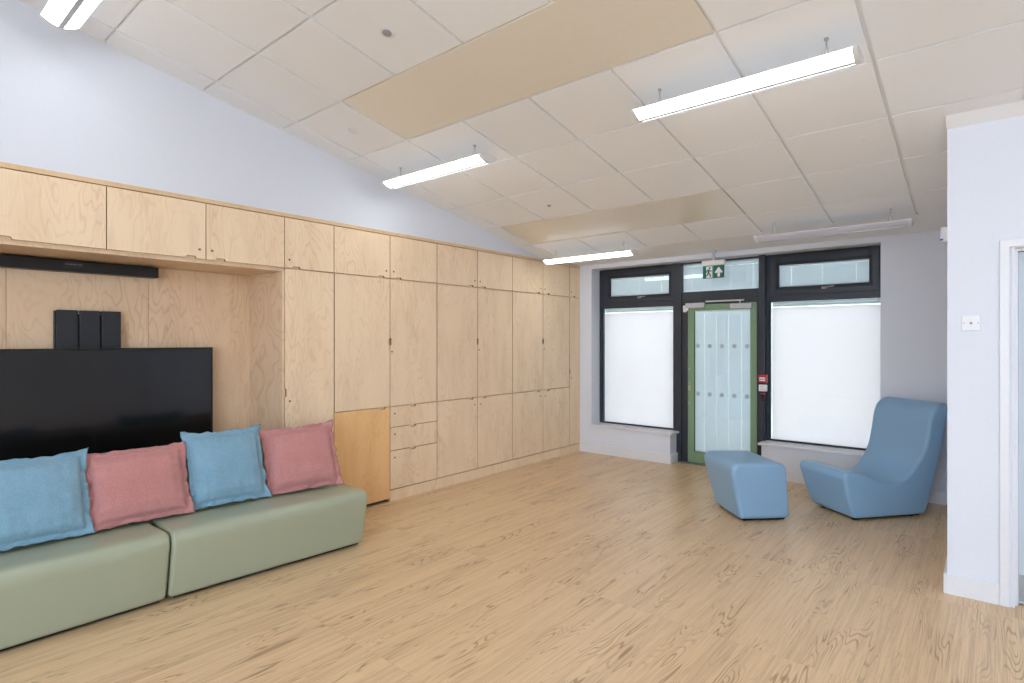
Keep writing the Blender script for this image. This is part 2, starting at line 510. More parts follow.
def blinds(name, parent, x0, x1, z0, z1, y, cords, pitch=.0125, head=True, tilt=66):
    bm = BM(); z = z1 - .03
    c, s = math.cos(math.radians(tilt)) * .0078, math.sin(math.radians(tilt)) * .0078
    cuts = [x0] + [v for t in cords for v in (x0 + (x1 - x0) * t - .0021, x0 + (x1 - x0) * t + .0021)] + [x1]
    while z > z0 + .012:
        for xa, xb in zip(cuts[::2], cuts[1::2]):       # the slats are slit where the cords run
            a = [bm.verts.new(p) for p in ((xa, y - c, z + s), (xb, y - c, z + s), (xb, y + c, z - s), (xa, y + c, z - s))]
            b = [bm.verts.new((v.co.x, v.co.y + .0006, v.co.z + .0006)) for v in a]
            bm.faces.new(a); bm.faces.new(list(reversed(b)))
            for i in range(4): bm.faces.new([a[i], b[i], b[(i + 1) % 4], a[(i + 1) % 4]])
        z -= pitch
    o = obj(name, bm, M['blind'], parent)
    bm = BM()
    for t in cords:
        x = x0 + (x1 - x0) * t
        box(bm, x - .0035, x + .0035, y - .0004, y + .0004, z0, z1)
    obj('ladder_cord', bm, M['tape'], o)
    bm = BM(); box(bm, x0, x1, y - .009, y + .009, z1 - .02, z1); box(bm, x0, x1, y - .008, y + .008, z0, z0 + .010)
    obj('blind_rail', bm, M['blind'], o)
    return o

def window(name, x0, x1, gx0, gx1, lx0, lx1):
    w = empty(name, ((x0 + x1) / 2, YF, .38), kind='structure')
    bm = BM()
    ring(bm, x0, x1, .378, 2.50, lx0 - x0 - .012, x1 - lx1 - .012, .014, .06, YF, YF + FD)
    box(bm, lx0 - .014, lx1 + .014, YF, YF + FD, 1.935, 2.02)
    box(bm, lx0 - .014, gx0 - .070, YF, YF + FD, 2.02, 2.445); box(bm, gx1 + .070, lx1 + .014, YF, YF + FD, 2.02, 2.445)
    box(bm, gx0 - .070, gx1 + .070, YF, YF + FD, 2.395, 2.445)
    obj('window_frame', bm, M['frame'], w, bevel=.003)
    # opening fanlight
    bm = BM()
    ring(bm, gx0 - .085, gx1 + .085, 2.000, 2.412, .083, .083, .085, .083, YF - .014, YF + .05)
    sash = obj('fanlight_sash', bm, M['frame'], w, bevel=.003)
    bm = BM(); ring(bm, gx0 - .03, gx1 + .03, 2.055, 2.36, .03, .03, .03, .03, YF - .018, YF + .03)
    obj('glazing_bead', bm, M['frame2'], sash, bevel=.004)
    boxobj('fanlight_glass', (gx0, gx1, YF + .008, YF + .012, 2.085, 2.33), M['glass'], sash)
    blinds('fanlight_blind', sash, gx0, gx1, 2.085, 2.33, YF + .030, (.14, .5, .86))
    cx = (gx0 + gx1) / 2 + .02
    bm = BM(); box(bm, cx - .02, cx + .02, YF - .024, YF - .014, 2.045, 2.068)
    tube(bm, (cx - .01, YF - .024, 2.056), (cx - .01, YF - .045, 2.056), .008)
    tube(bm, (cx - .015, YF - .045, 2.056), (cx + .10, YF - .05, 2.066), .0075, r2=.006)
    obj('fanlight_handle', bm, M['chrome'], sash, smooth=True)
    bm = BM(); box(bm, x0 + .10, x1 - .10, YF - .022, YF - .014, 2.430, 2.448)
    obj('trickle_vent', bm, M['frame2'], w, bevel=.003)
    # fixed pane, frosted film behind it short of the top
    bm = BM(); ring(bm, lx0 - .014, lx1 + .014, .388, 1.937, .014, .014, .012, .010, YF + .004, YF + .05)
    obj('glazing_bead', bm, M['frame2'], w, bevel=.003)
    boxobj('window_pane', (lx0, lx1, YF + .022, YF + .026, .398, 1.93), M['glass'], w)
    boxobj('frosted_film', (lx0 + .012, lx1 - .001, YF + .0275, YF + .0285, .400, 1.862), M['film'], w)
    blinds('raised_blind', w, lx0 + .01, lx1 - .01, 1.875, 1.925, YF + .05, (.12, .38, .62, .88), pitch=.004, tilt=80)
    return w
window('window_1', -4.104, -3.035, -3.940, -3.094, -4.050, -3.037)
window('window_2', -1.936, -0.829, -1.808, -0.950, -1.898, -0.840)

# mullions, door frame and fanlight over the door, all one frame: door_1
d1 = empty('door_1', (-2.45, YF, 0), kind='structure')
bm = BM()
box(bm, -3.035, -2.930, YF - .02, YF + FD, 0, 2.50)
ring(bm, -2.930, -2.000, 1.985, 2.50, .003, .003, .105, .067, YF, YF + FD)
obj('mullion_frame', bm, M['frame'], d1, bevel=.003)
bm = BM()
box(bm, -2.930, -2.860, YF + .002, YF + FD, 0, 1.99); box(bm, -2.041, -2.000, YF + .002, YF + FD, 0, 1.99)
box(bm, -2.860, -2.041, YF + .002, YF + FD, 1.937, 1.99)
obj('door_frame', bm, M['frame'], d1, bevel=.004)
bm = BM(); box(bm, -2.000, -1.936, YF - .075, YF + FD, 0, 2.496)
obj('mullion_post', bm, M['frame'], d1, bevel=.003)
boxobj('fanlight_glass', (-2.93, -2.0, YF + .018, YF + .022, 2.09, 2.433), M['glass'], d1)
blinds('fanlight_blind', d1, -2.925, -2.003, 2.092, 2.430, YF + .04, (.12, .37, .63, .90))
boxobj('threshold', (-2.930, -2.000, YF - .05, YF + .12, 0, .012), M['threshold'], d1, bevel=.002)
leaf = empty('door_leaf', (0, 0, 0)); leaf.parent = d1; leaf.location = Vector((0, 0, 0))
leaf.location = (0, 0, 0)
LY = YF + .004
bm = BM(); ring(bm, -2.857, -2.044, .014, 1.934, .080, .072, .134, .072, LY, LY + .06)
obj('door_stile_frame', bm, M['green'], d1, bevel=.004)
bm = BM(); ring(bm, -2.786, -2.107, .138, 1.872, .010, .010, .010, .010, LY + .006, LY + .03)
obj('glazing_bead', bm, M['frame2'], d1)
dg = boxobj('door_glass', (-2.777, -2.116, LY + .016, LY + .020, .148, 1.862), M['glass'], d1)
for z in (1.432, .853):
    for k in range(5):
        x = -2.735 + k * .145
        obj('glass_dot', tube(BM(), (x, LY + .0145, z), (x, LY + .0158, z), .026, 20), M['dot'], dg)
blinds('door_blind', d1, -2.775, -2.118, .150, 1.860, LY + .036, (.17, .39, .61, .84))
bpy.data.objects.remove(leaf)
for z, r in ((.935, .013), (.905, .013), (.735, .008), (1.15, .008), (.98, .006)):
    obj('lock_escutcheon', tube(BM(), (-2.832, LY - .008, z), (-2.832, LY + .002, z), r, 16), M['chrome'], d1, smooth=True)
bm = BM(); box(bm, -2.905, -2.868, YF - .028, YF + .002, 1.845, 1.925); box(bm, -2.868, -2.848, YF - .02, YF + .002, 1.86, 1.91)
obj('door_contact', bm, M['white_plastic'], d1, bevel=.003)
bm = BM(); box(bm, -2.870, -2.640, LY - .045, LY, 1.890, 1.952)
cl = obj('door_closer', bm, M['silver'], d1, bevel=.005)
bm = BM(); box(bm, -2.330, -2.090, LY - .045, LY, 1.868, 1.925)
cl2 = obj('door_closer', bm, M['silver'], d1, bevel=.005)
bm = BM(); box(bm, -2.62, -2.175, LY - .040, LY - .026, 1.955, 1.972)
tube(bm, (-2.22, LY - .033, 1.925), (-2.22, LY - .033, 1.958), .008)
obj('closer_arm', bm, M['silver'], cl2, bevel=.002)

# things fixed to the post beside the door
PY = YF - .075
def th(name, loc, label, cat, **k): return empty(name, loc, 0, label, cat, **k)
t = th('fire_alarm_call_point', (-1.948, PY, 1.075), 'red fire alarm call point on the dark post beside the green door', 'alarm')
boxobj('housing', (-1.992, -1.904, PY - .045, PY, 1.032, 1.120), M['red'], t, bevel=.004)
boxobj('glass_panel', (-1.978, -1.918, PY - .0475, PY - .045, 1.050, 1.090), M['white_flat'], t)
bm = BM(); tube(bm, (-1.948, PY - .049, 1.070), (-1.948, PY - .0475, 1.070), .008, 14)
prism(bm, [(-1.960, 1.096), (-1.936, 1.096), (-1.948, 1.108)], 'y', PY - .0465, PY - .045)
box(bm, -1.972, -1.964, PY - .049, PY - .0475, 1.060, 1.080); box(bm, -1.932, -1.924, PY - .049, PY - .0475, 1.060, 1.080)
obj('pictogram', bm, [M['black']], t)
t = th('door_release_box', (-1.948, PY, .97), 'small white box on the dark post directly below the red call point', 'switch box')
boxobj('housing', (-1.990, -1.906, PY - .035, PY, .935, 1.008), M['white_plastic'], t, bevel=.005)
bm = BM()
for k in range(3): box(bm, -1.975, -1.921, PY - .0358, PY - .035, .952 + k * .018, .955 + k * .018)
obj('printed_line', bm, M['grey_plastic'], t)
t = th('access_reader', (-1.948, PY, .87), 'slim black door reader with a red cap below the white box', 'reader')
boxobj('housing', (-1.968, -1.930, PY - .022, PY, .820, .922), M['black'], t, bevel=.004)
boxobj('red_cap', (-1.970, -1.928, PY - .024, PY - .001, .900, .918), M['red'], t, bevel=.003)
boxobj('indicator', (-1.954, -1.944, PY - .0235, PY - .022, .842, .850), M['red'], t)
bm = box(BM(), -1.986, -1.950, PY - .016, PY, .384, .818)
tag(obj('cable_conduit', bm, M['frame'], bevel=.003), 'dark vertical cable cover on the post below the door reader', 'conduit')

# light switch on the partition
t = th('light_switch', (-.095, YP, 1.60), 'white double wall switch on the white partition left of the doorway', 'switch')
boxobj('plate', (-.138, -.052, YP - .009, YP, 1.556, 1.643), M['white_plastic'], t, bevel=.003)
for x in (-.128, -.062): obj('screw', tube(BM(), (x, YP - .0105, 1.60), (x, YP - .009, 1.60), .0032, 12), M['grey_plastic'], t)
bm = box(BM(), -.101, -.089, YP - .0125, YP - .009, 1.593, 1.607)
obj('rocker', bm, M['grey_plastic'], t, bevel=.001)

# movement sensor on the hidden side face of the partition
t = th('movement_sensor', (XP, 4.79, 2.2), 'small white movement sensor high behind the edge of the white partition', 'sensor')
boxobj('housing', (XP - .062, XP, 4.76, 4.82, 2.155, 2.255), M['white_plastic'], t, bevel=.008)
boxobj('blue_lens', (XP - .064, XP - .045, 4.757, 4.765, 2.165, 2.176), M['blue_dot'], t)

# ------------------------------------------------------------------ exit sign
sx0, sx1, sy = -2.530, -2.288, 6.40
t = th('exit_sign', (-2.41, sy, 2.2), 'green and white emergency exit sign with running figure and up arrow hanging over the door', 'sign')
zc = ZS + (YW - sy) / (YW - YE) * (cz(YE) - ZS)
bm = BM(); box(bm, -2.425, -2.395, sy - .012, sy + .012, 2.40, zc + .002); box(bm, -2.44, -2.38, sy - .02, sy + .02, zc - .014, zc + .002)
obj('bracket', bm, M['silver'], t, bevel=.002)
boxobj('lamp_housing', (sx0 - .008, sx1 + .008, sy - .022, sy + .022, 2.346, 2.402), M['tbar'], t, bevel=.005)
pl = boxobj('sign_plate', (sx0, sx1, sy - .004, sy + .004, 2.202, 2.345), M['sign_green'], t, bevel=.002)
xm = (sx0 + sx1) / 2; w = sx1 - sx0
fy0, fy1 = sy - .0055, sy - .004
bm = BM()
ax = sx0 + w * .75                                 # arrow up
prism(bm, [(ax - .014, 2.216), (ax + .014, 2.216), (ax + .014, 2.268), (ax + .030, 2.252), (ax + .045, 2.268), (ax, 2.326), (ax - .045, 2.268), (ax - .030, 2.252), (ax - .014, 2.268)], 'y', fy0, fy1)
obj('arrow', bm, M['white_flat'], pl)
bm = BM(); box(bm, sx0 + .038, xm - .012, fy0, fy1, 2.208, 2.338)
box(bm, xm - .005, xm - .003, fy0, fy1, 2.203, 2.344)
door_w = obj('doorway_mark', bm, M['white_flat'], pl)
bm = BM(); gy0, gy1 = sy - .0070, sy - .0055
cx = sx0 + .068
tube(bm, (cx + .012, gy0, 2.318), (cx + .012, gy1, 2.318), .011, 14)
prism(bm, [(cx - .012, 2.300), (cx + .010, 2.303), (cx + .006, 2.262), (cx - .012, 2.258)], 'y', gy0, gy1)
prism(bm, [(cx - .010, 2.264), (cx + .006, 2.264), (cx + .026, 2.240), (cx + .022, 2.215), (cx + .012, 2.215), (cx + .013, 2.236)], 'y', gy0, gy1)
prism(bm, [(cx - .012, 2.264), (cx + .002, 2.262), (cx - .010, 2.236), (cx - .034, 2.222), (cx - .036, 2.231), (cx - .020, 2.243)], 'y', gy0, gy1)
prism(bm, [(cx + .008, 2.302), (cx + .028, 2.285), (cx + .036, 2.290), (cx + .034, 2.281), (cx + .026, 2.275), (cx + .006, 2.290)], 'y', gy0, gy1)
prism(bm, [(cx - .010, 2.302), (cx - .030, 2.288), (cx - .028, 2.268), (cx - .021, 2.269), (cx - .021, 2.284), (cx - .010, 2.290)], 'y', gy0, gy1)
obj('running_figure', bm, M['sign_green'], pl)

# ------------------------------------------------------------------ cabinets
TH = .018       # door thickness
GAP = .0028
def door_bm(y0, y1, z0, z1, notches=(), gl=GAP, gr=GAP, gb=GAP, gt=GAP, xf=XC):
    """door board in the YZ plane with finger notches cut from its edges.  notch = (edge, position along that edge)"""
    y0 += gl; y1 -= gr; z0 += gb; z1 -= gt
    L = .072; D = .017; c = .010
    def notch(pos, a0, sgn_depth):   # points along a coordinate increasing
        return [(pos - L / 2, 0), (pos - L / 2 + c * .4, D * .7), (pos - L / 2 + c, D), (pos + L / 2 - c, D), (pos + L / 2 - c * .4, D * .7), (pos + L / 2, 0)]
    nd = {e: p for e, p in notches}
    pts = [(y0, z0)]
    if 'b' in nd: pts += [(a, z0 + d) for a, d in notch(nd['b'], 0, 1)]
    pts.append((y1, z0))
    if 'r' in nd: pts += [(y1 - d * .8, a) for a, d in notch(nd['r'], 0, 1)]
    pts.append((y1, z1))
    if 't' in nd: pts += [(a, z1 - d) for a, d in reversed(notch(nd['t'], 0, 1))]
    pts.append((y0, z1))
    if 'l' in nd: pts += [(y0 + d * .8, a) for a, d in reversed(notch(nd['l'], 0, 1))]
    bm = BM(); prism(bm, pts, 'x', xf - TH, xf)
    # sawn edges show the ply layers
    for f in bm.faces:
        f.normal_update()
        if abs(f.normal.x) < .5: f.material_index = 1
    return bm

def lock(parent, y, z):
    bm = BM(); tube(bm, (XC - .002, y, z), (XC + .0025, y, z), .0085, 16)
    o = obj('lock', bm, M['lock'], parent, smooth=True)
    bm = BM(); box(bm, XC + .0025, XC + .003, y - .0012, y + .0012, z - .005, z + .005)
    obj('keyhole', bm, M['black'], o)

def carcass(parent, y0, y1, z0, z1):
    bm = BM(); w = .018; xb = XB; xf = XC - TH - .002
    box(bm, xb, xf, y0 + .0004, y0 + w, z0, z1); box(bm, xb, xf, y1 - w, y1 - .0004, z0, z1)
    box(bm, xb, xf, y0 + w, y1 - w, z0, z0 + w); box(bm, xb, xf, y0 + w, y1 - w, z1 - w, z1)
    box(bm, xb, xb + .008, y0 + w, y1 - w, z0 + w, z1 - w)
    # strips right behind the door joints so notches open on wood
    if z1 - z0 > 2.2:
        for zc_ in (.886, 2.072): box(bm, xf - .010, xf, y0 + w, y1 - w, zc_ - .045, zc_ + .045)
        if y1 - y0 > 1:
            for zc_ in (.690, .471): box(bm, xf - .010, xf, (y0 + y1) / 2 + .03, y1 - w, zc_ - .040, zc_ + .02)
    box(bm, xf - .010, xf, y0 + w, y1 - w, z0 + w, z0 + .05); box(bm, xf - .010, xf, y0 + w, y1 - w, z1 - .05, z1 - w)
    return obj('carcass', bm, M['birch_back'], parent)

def divider(parent, y, z0, z1):
    boxobj('divider', (XB + .01, XC - TH - .013, y - .03, y + .03, z0 + .05, z1 - .05), M['birch_back'], parent)

def door(parent, name, y0, y1, z0, z1, notches, lk=None, mat='birch', **k):
    o = obj(name, door_bm(y0, y1, z0, z1, notches, **k), [M[mat], M['ply_edge']], parent)
    if lk: lock(o, *lk)
    return o

ZT0, ZT1 = 2.074, 2.476
ZM0, ZM1 = .886, 2.070
ZL0, ZL1 = .108, .882
Y = [-.07, .525, 1.115, 1.712, 2.302, 2.746, 3.336, 3.923, 4.515, 5.107, 5.698, 6.281, 6.531]
def upper(parent, i, side, lk=True):
    y0, y1 = Y[i], Y[i + 1]
    if side == 'l': n = y0 + .100; l = (y0 + .042, ZT0 + .068)
    else: n = y1 - .100; l = (y1 - .042, ZT0 + .068)
    door(parent, 'door', y0, y1, ZT0, ZT1, [('b', n)], l if lk else None)

def cabinet(name, i0, i1, z0, label, cat='cabinet', group=None):
    return empty(name, (XC, (Y[i0] + Y[i1]) / 2, z0), 0, label, cat, group)

# over the alcove
c = cabinet('overhead_cabinet', 0, 2, ZT0, 'plywood overhead cabinet above the television, against the left edge of the photo')
carcass(c, Y[0], Y[2], ZT0 - .006, ZT1 + .002); upper(c, 0, 'r'); upper(c, 1, 'l', False)
c = cabinet('overhead_cabinet', 2, 4, ZT0, 'two-door plywood overhead cabinet over the right end of the alcove')
carcass(c, Y[2], Y[4], ZT0 - .006, ZT1 + .002); upper(c, 2, 'r'); upper(c, 3, 'l')
# narrow tall unit next to the alcove
c = cabinet('tall_cabinet', 4, 5, 0, 'narrow tall plywood cabinet right beside the television alcove')
carcass(c, Y[4], Y[5], .104, ZM1 + .001); upper(c, 4, 'l')
carc = carcass(c, Y[4], Y[5], ZT0 - .001, ZT1 + .002)
door(c, 'door', Y[4], Y[5], ZL0, ZM1, [('l', 1.085)], (Y[4] + .045, 1.015))
# double unit with drawers
c = cabinet('drawer_cabinet', 5, 7, 0, 'double plywood cabinet with three drawers and an amber lower panel')
carcass(c, Y[5], Y[7], .104, ZT1 + .002); upper(c, 5, 'r'); upper(c, 6, 'l')
divider(c, Y[6], .108, ZT1)
door(c, 'door', Y[5], Y[6], ZM0, ZM1, [('r', 1.487)], None, gl=.006)
door(c, 'door', Y[6], Y[7], ZM0, ZM1, [('l', 1.487)], (Y[6] + .022, 1.395), gr=.005)
lo = door(c, 'lower_panel', Y[5], Y[6], .028, ZM0 - .004, [('t', Y[6] - .085)], None, mat='birch_warm', gt=.001)
tag(lo, 'amber-toned plywood panel')
for z0, z1 in ((.690, ZM0 - .004), (.472, .688), (ZL0, .470)):
    door(c, 'drawer', Y[6], Y[7], z0, z1, [('t', (Y[6] + Y[7]) / 2 - .02)], (Y[6] + .055, z1 - .068), gt=.003)
labels = ['double plywood cabinet with six doors, next right of the drawers', 'double plywood cabinet with six doors, nearest the window wall']
for k, i in enumerate((7, 9)):
    c = cabinet('six_door_cabinet', i, i + 2, 0, labels[k])
    carcass(c, Y[i], Y[i + 2], .104, ZT1 + .002); divider(c, Y[i + 1], .108, ZT1)
    upper(c, i, 'r'); upper(c, i + 1, 'l')
    door(c, 'door', Y[i], Y[i + 1], ZM0, ZM1, [('r', 1.487)], None, gl=.004)
    door(c, 'door', Y[i + 1], Y[i + 2], ZM0, ZM1, [('l', 1.487)], (Y[i + 1] + .022, 1.395), gr=.004)
    door(c, 'door', Y[i], Y[i + 1], ZL0, ZL1, [('t', Y[i + 1] - .10)], (Y[i + 1] - .045, ZL1 - .075))
    door(c, 'door', Y[i + 1], Y[i + 2], ZL0, ZL1, [('t', Y[i + 1] + .10)], (Y[i + 1] + .045, ZL1 - .075))
c = cabinet('slim_cabinet', 11, 12, 0, 'slim plywood cabinet in the corner at the window end of the row')
carcass(c, Y[11], Y[12], .104, ZT1 + .002); upper(c, 11, 'l')
door(c, 'door', Y[11], Y[12], ZL0, ZM1, [('l', 1.085)], (Y[11] + .04, 1.0))

bm = BM(); box(bm, XC - .03, XC - .002, Y[6] + .001, Y[12], 0, .102)
tag(obj('cabinet_plinth', bm, M['birch'], bevel=.001), 'long low plywood plinth along the floor under the cabinets', 'plinth')
bm = BM(); box(bm, XB, XC - .05, Y[4], Y[6] - .001, 0, .102)
tag(obj('recessed_plinth', bm, M['carcass']), 'dark recessed base under the amber panel and narrow cabinet', 'plinth')
bm = BM(); box(bm, XB, XC + .003, Y[0], Y[12], ZT1 + .003, 2.5085)
tag(obj('cabinet_top_board', bm, M['birch_trim'], bevel=.001), 'long plywood edge board running along the top of all cabinets', 'board')

# alcove lining
al = empty('alcove_lining', (XB, 1.1, 0), 0, 'plywood lining of the television alcove, panelled back and side', 'panelling')
ys = [-.07, .716, 1.520, 2.302 - .0185]
for a, b in zip(ys, ys[1:]):
    boxobj('back_panel', (XB - .018, XB, a + .0012, b - .0012, 0, ZT0 - .028), M['birch_back'], al, bevel=.0008)
boxobj('side_panel', (XB, XC - .0005, 2.2835, 2.3015, 0, ZT0 - .0265), M['birch_back'], al, bevel=.001)
boxobj('side_panel', (XB, XC - .0005, -.09, -.0705, 0, ZT0 - .0265), M['birch_back'], al, bevel=.001)
boxobj('alcove_soffit', (XB, XC - TH - .002, -.07, 2.3015, ZT0 - .026, ZT0 - .0065), M['birch_back'], al)

# ------------------------------------------------------------------ television, mount and sound bar
t = empty('television', (-4.72, 1.205, .61), 0, 'large black flat screen television in the plywood alcove', 'television')
ty0_, ty1_, tz0, tz1 = .475, 1.930, .615, 1.446
bm = BM(); ring_pts = None
xf = -4.70
box(bm, xf - .045, xf - .004, ty0_ + .004, ty1_ - .004, tz0 + .004, tz1 - .004)
obj('casing', bm, M['black'], t, bevel=.004)
bm = BM(); w = .016
for b in ((xf - .03, xf, ty0_, ty0_ + w, tz0, tz1), (xf - .03, xf, ty1_ - w, ty1_, tz0, tz1), (xf - .03, xf, ty0_ + w, ty1_ - w, tz0, tz0 + w * 1.6), (xf - .03, xf, ty0_ + w, ty1_ - w, tz1 - w, tz1)):
    box(bm, *b)
obj('bezel', bm, M['black'], t, bevel=.002)
boxobj('screen', (xf - .006, xf - .0025, ty0_ + w, ty1_ - w, tz0 + w * 1.6, tz1 - w), M['screen'], t)
t = empty('television_lift', (-4.79, 1.14, .5), 0, 'black three-panelled lift column rising behind the television', 'mount')
boxobj('back_plate', (XB, XB + .028, .955, 1.33, .5, 1.700), M['black'], t, bevel=.002)
for k in range(3):
    a = .963 + k * .126
    boxobj('front_panel', (XB + .028, XB + .055, a, a + .116, .5, 1.705), M['black_matt'], t, bevel=.003)
for k in range(2):
    obj('bolt', tube(BM(), (XB + .03, 1.084 + k * .126, 1.685), (XB + .045, 1.084 + k * .126, 1.685), .004), M['chrome'], t)
t = empty('sound_bar', (-4.78, 1.0, 2.0), 0, 'long black sound bar mounted under the overhead cabinets', 'speaker')
boxobj('body', (XB, XB + .095, .28, 1.56, 1.962, 2.038), M['black'], t, bevel=.006, seg=3)
lg = boxobj('logo_plate', (XB + .095, XB + .0965, .99, 1.10, 1.985, 2.032), M['black_matt'], t)
bm = BM()
for k in range(9): box(bm, XB + .0965, XB + .0970, 1.000 + k * .0105, 1.0065 + k * .0105, 2.008, 2.010 + .004 * rnd.random())
obj('small_print', bm, M['grey_plastic'], lg)

# ------------------------------------------------------------------ foam seats from side profiles
def catmull(pts, n=5, closed=True):
    out = []; N = len(pts)
    for i in range(N):
        p0, p1, p2, p3 = (Vector(pts[(i + k) % N]) for k in (-1, 0, 1, 2))
        for k in range(n):
            t = k / n
            out.append(0.5 * ((2 * p1) + (-p0 + p2) * t + (2 * p0 - 5 * p1 + 4 * p2 - p3) * t * t + (-p0 + 3 * p1 - 3 * p2 + p3) * t ** 3))
    return out

def round_poly(pts, rads, n=7):
    """closed polygon with rounded corners"""
    out = []; N = len(pts)
    for i in range(N):
        p = Vector(pts[i]); a = Vector(pts[i - 1]); b = Vector(pts[(i + 1) % N]); r = rads[i]
        if r <= 0: out.append(p); continue
        da = (a - p); db = (b - p); la, lb = da.length, db.length
        da.normalize(); db.normalize()
        ang = da.angle(db)
        d = min(r / math.tan(ang / 2), la * .49, lb * .49)
        pa, pb = p + da * d, p + db * d
        for k in range(n + 1):
            t = k / n
            out.append((1 - t) ** 2 * pa + 2 * t * (1 - t) * p + t * t * pb)
    return out

def dense(pts, step=.03):
    out = []; N = len(pts)
    for i in range(N):
        a = Vector(pts[i]); b = Vector(pts[(i + 1) % N]); L = (b - a).length
        k = max(1, int(L / step))
        for j in range(k): out.append(a.lerp(b, j / k))
    return out

def foam(name, prof, w0, w1, flare, zr, er, mat, parent, toworld, nseg=6, fmax=1.6, flare0=None):
    """extrude profile (s, z) over w0..w1 with rounded ends (radius er) that flare outward with height"""
    P = [Vector(p) for p in prof]; N = len(P)
    area = sum(P[i].x * P[(i + 1) % N].y - P[(i + 1) % N].x * P[i].y for i in range(N))
    if area < 0: P.reverse()
    nor = []
    for i in range(N):
        e1 = (P[i] - P[i - 1]).normalized(); e2 = (P[(i + 1) % N] - P[i]).normalized()
        n1 = Vector((e1.y, -e1.x)); n2 = Vector((e2.y, -e2.x)); n = (n1 + n2)
        nor.append(n.normalized())
    secs = []
    for k in range(nseg + 1):
        a = PI / 2 * k / nseg
        secs.append((er * (1 - math.sin(a)), er * (1 - math.cos(a)) if False else er * (1 - math.sin(a)), a))
    # ring list: (offset inward, distance from the end)
    rings = [(er * (1 - math.sin(PI / 2 * k / nseg)), er * (1 - math.cos(PI / 2 * k / nseg))) for k in range(nseg + 1)]
    rings = [(ins, dist) for ins, dist in rings]
    L = []
    for ins, dist in rings: L.append((ins, w0 + dist, -1))
    for j in range(1, 8): L.append((0, None, j / 8))
    for ins, dist in reversed(rings): L.append((ins, w1 - dist, 1))
    bm = BM(); R = []
    f0 = flare if flare0 is None else flare0
    for ins, w, side in L:
        row = []
        for i in range(N):
            q = P[i] - nor[i] * ins
            z = max(q.y, 0)
            fl = min(z / zr, fmax)
            lo = w0 - f0 * fl; hi = w1 + flare * fl
            if w is None: ww = lo + er + (hi - lo - 2 * er) * side
            elif side < 0: ww = lo + (w - w0)
            else: ww = hi - (w1 - w)
            row.append(bm.verts.new(toworld(q.x, ww, q.y)))
        R.append(row)
    for A, B in zip(R, R[1:]):
        for i in range(N):
            j = (i + 1) % N
            bm.faces.new([A[i], A[j], B[j], B[i]])
    bmesh.ops.triangle_fill(bm, use_beauty=True, edges=[e for e in bm.edges if len(e.link_faces) == 1 and e.verts[0] in set(R[0])])
    s1 = set(R[-1])
    bmesh.ops.triangle_fill(bm, use_beauty=True, edges=[e for e in bm.edges if len(e.link_faces) == 1 and e.verts[0] in s1])
    return obj(name, bm, mat, parent, smooth=True, sharp=60)

# lounge chair
A = Vector((-.878, 5.428)); U = Vector((.621, .784)); V = Vector((-.784, .621))
def tw(A, U, V):
    return lambda s, w, z: (A.x + U.x * s + V.x * w, A.y + U.y * s + V.y * w, z)
ch = empty('lounge_chair', (A.x + U.x * .36 + V.x * .235, A.y + U.y * .36 + V.y * .235, 0), 0,
           'low grey-blue upholstered lounge chair by the window wall and partition', 'chair')
pr = [(.050, .020), (.25, .02), (.50, .02), (.680, .020), (.712, .032), (.730, .065), (.758, .22), (.796, .44), (.845, .72), (.880, .905), (.882, .945), (.862, .968), (.825, .968), (.780, .952), (.735, .915), (.706, .86),
      (.690, .80), (.672, .69), (.640, .565), (.600, .485), (.555, .42), (.500, .362), (.435, .322), (.360, .303), (.285, .310), (.215, .332), (.144, .362), (.075, .392), (.013, .410), (-.060, .417), (-.098, .405), (-.113, .372), (-.108, .335), (-.060, .18), (-.018, .075), (.008, .035)]
pr = catmull(pr, 3)
body = foam('upholstered_body', pr, 0, .488, .028, .4, .028, M['blue_vinyl'], ch, tw(A, U, V), flare0=.042)
for s in (.06, .62):
    for w in (.06, .40):
        p = tw(A, U, V)(s, w, 0); obj('glide_foot', tube(BM(), (p[0], p[1], 0), (p[0], p[1], .024), .022, 14), M['black'], ch)
bm = BM(); T_ = tw(A, U, V)
vs = [bm.verts.new(T_(s, w, z)) for z in (.008, .024) for s, w in ((.05, .03), (.68, .03), (.68, .43), (.05, .43))]
for f in ((0, 1, 2, 3), (4, 5, 6, 7), (0, 1, 5, 4), (1, 2, 6, 5), (2, 3, 7, 6), (3, 0, 4, 7)): bm.faces.new([vs[i] for i in f])
obj('base_board', bm, M['black'], ch)

# footstool
A2 = Vector((-1.586, 4.816)); U2 = Vector((.7071, .7071)); V2 = Vector((-.7071, .7071))
ot = empty('footstool', (A2.x + U2.x * .18 + V2.x * .25, A2.y + U2.y * .18 + V2.y * .25, 0), 0,
           'grey-blue upholstered block footstool standing before the green door', 'footstool')
pr = round_poly([(0, .02), (.432, .02), (.368, .489), (-.115, .499)], [.036, .045, .085, .085], 8)
pr = dense(pr, .04)
foam('upholstered_body', pr, 0, .48, .05, .45, .035, M['blue_vinyl'], ot, tw(A2, U2, V2), fmax=1.1)
bm = BM(); T_ = tw(A2, U2, V2)
vs = [bm.verts.new(T_(s, w, z)) for z in (.006, .024) for s, w in ((.03, .03), (.395, .03), (.395, .45), (.03, .45))]
for f in ((0, 1, 2, 3), (4, 5, 6, 7), (0, 1, 5, 4), (1, 2, 6, 5), (2, 3, 7, 6), (3, 0, 4, 7)): bm.faces.new([vs[i] for i in f])
obj('base_board', bm, M['black'], ot)
for s in (.05, .34):
    for w in (.06, .42):
        p = T_(s, w, 0); obj('glide_foot', tube(BM(), (p[0], p[1], 0), (p[0], p[1], .02), .02, 14), M['black'], ot)

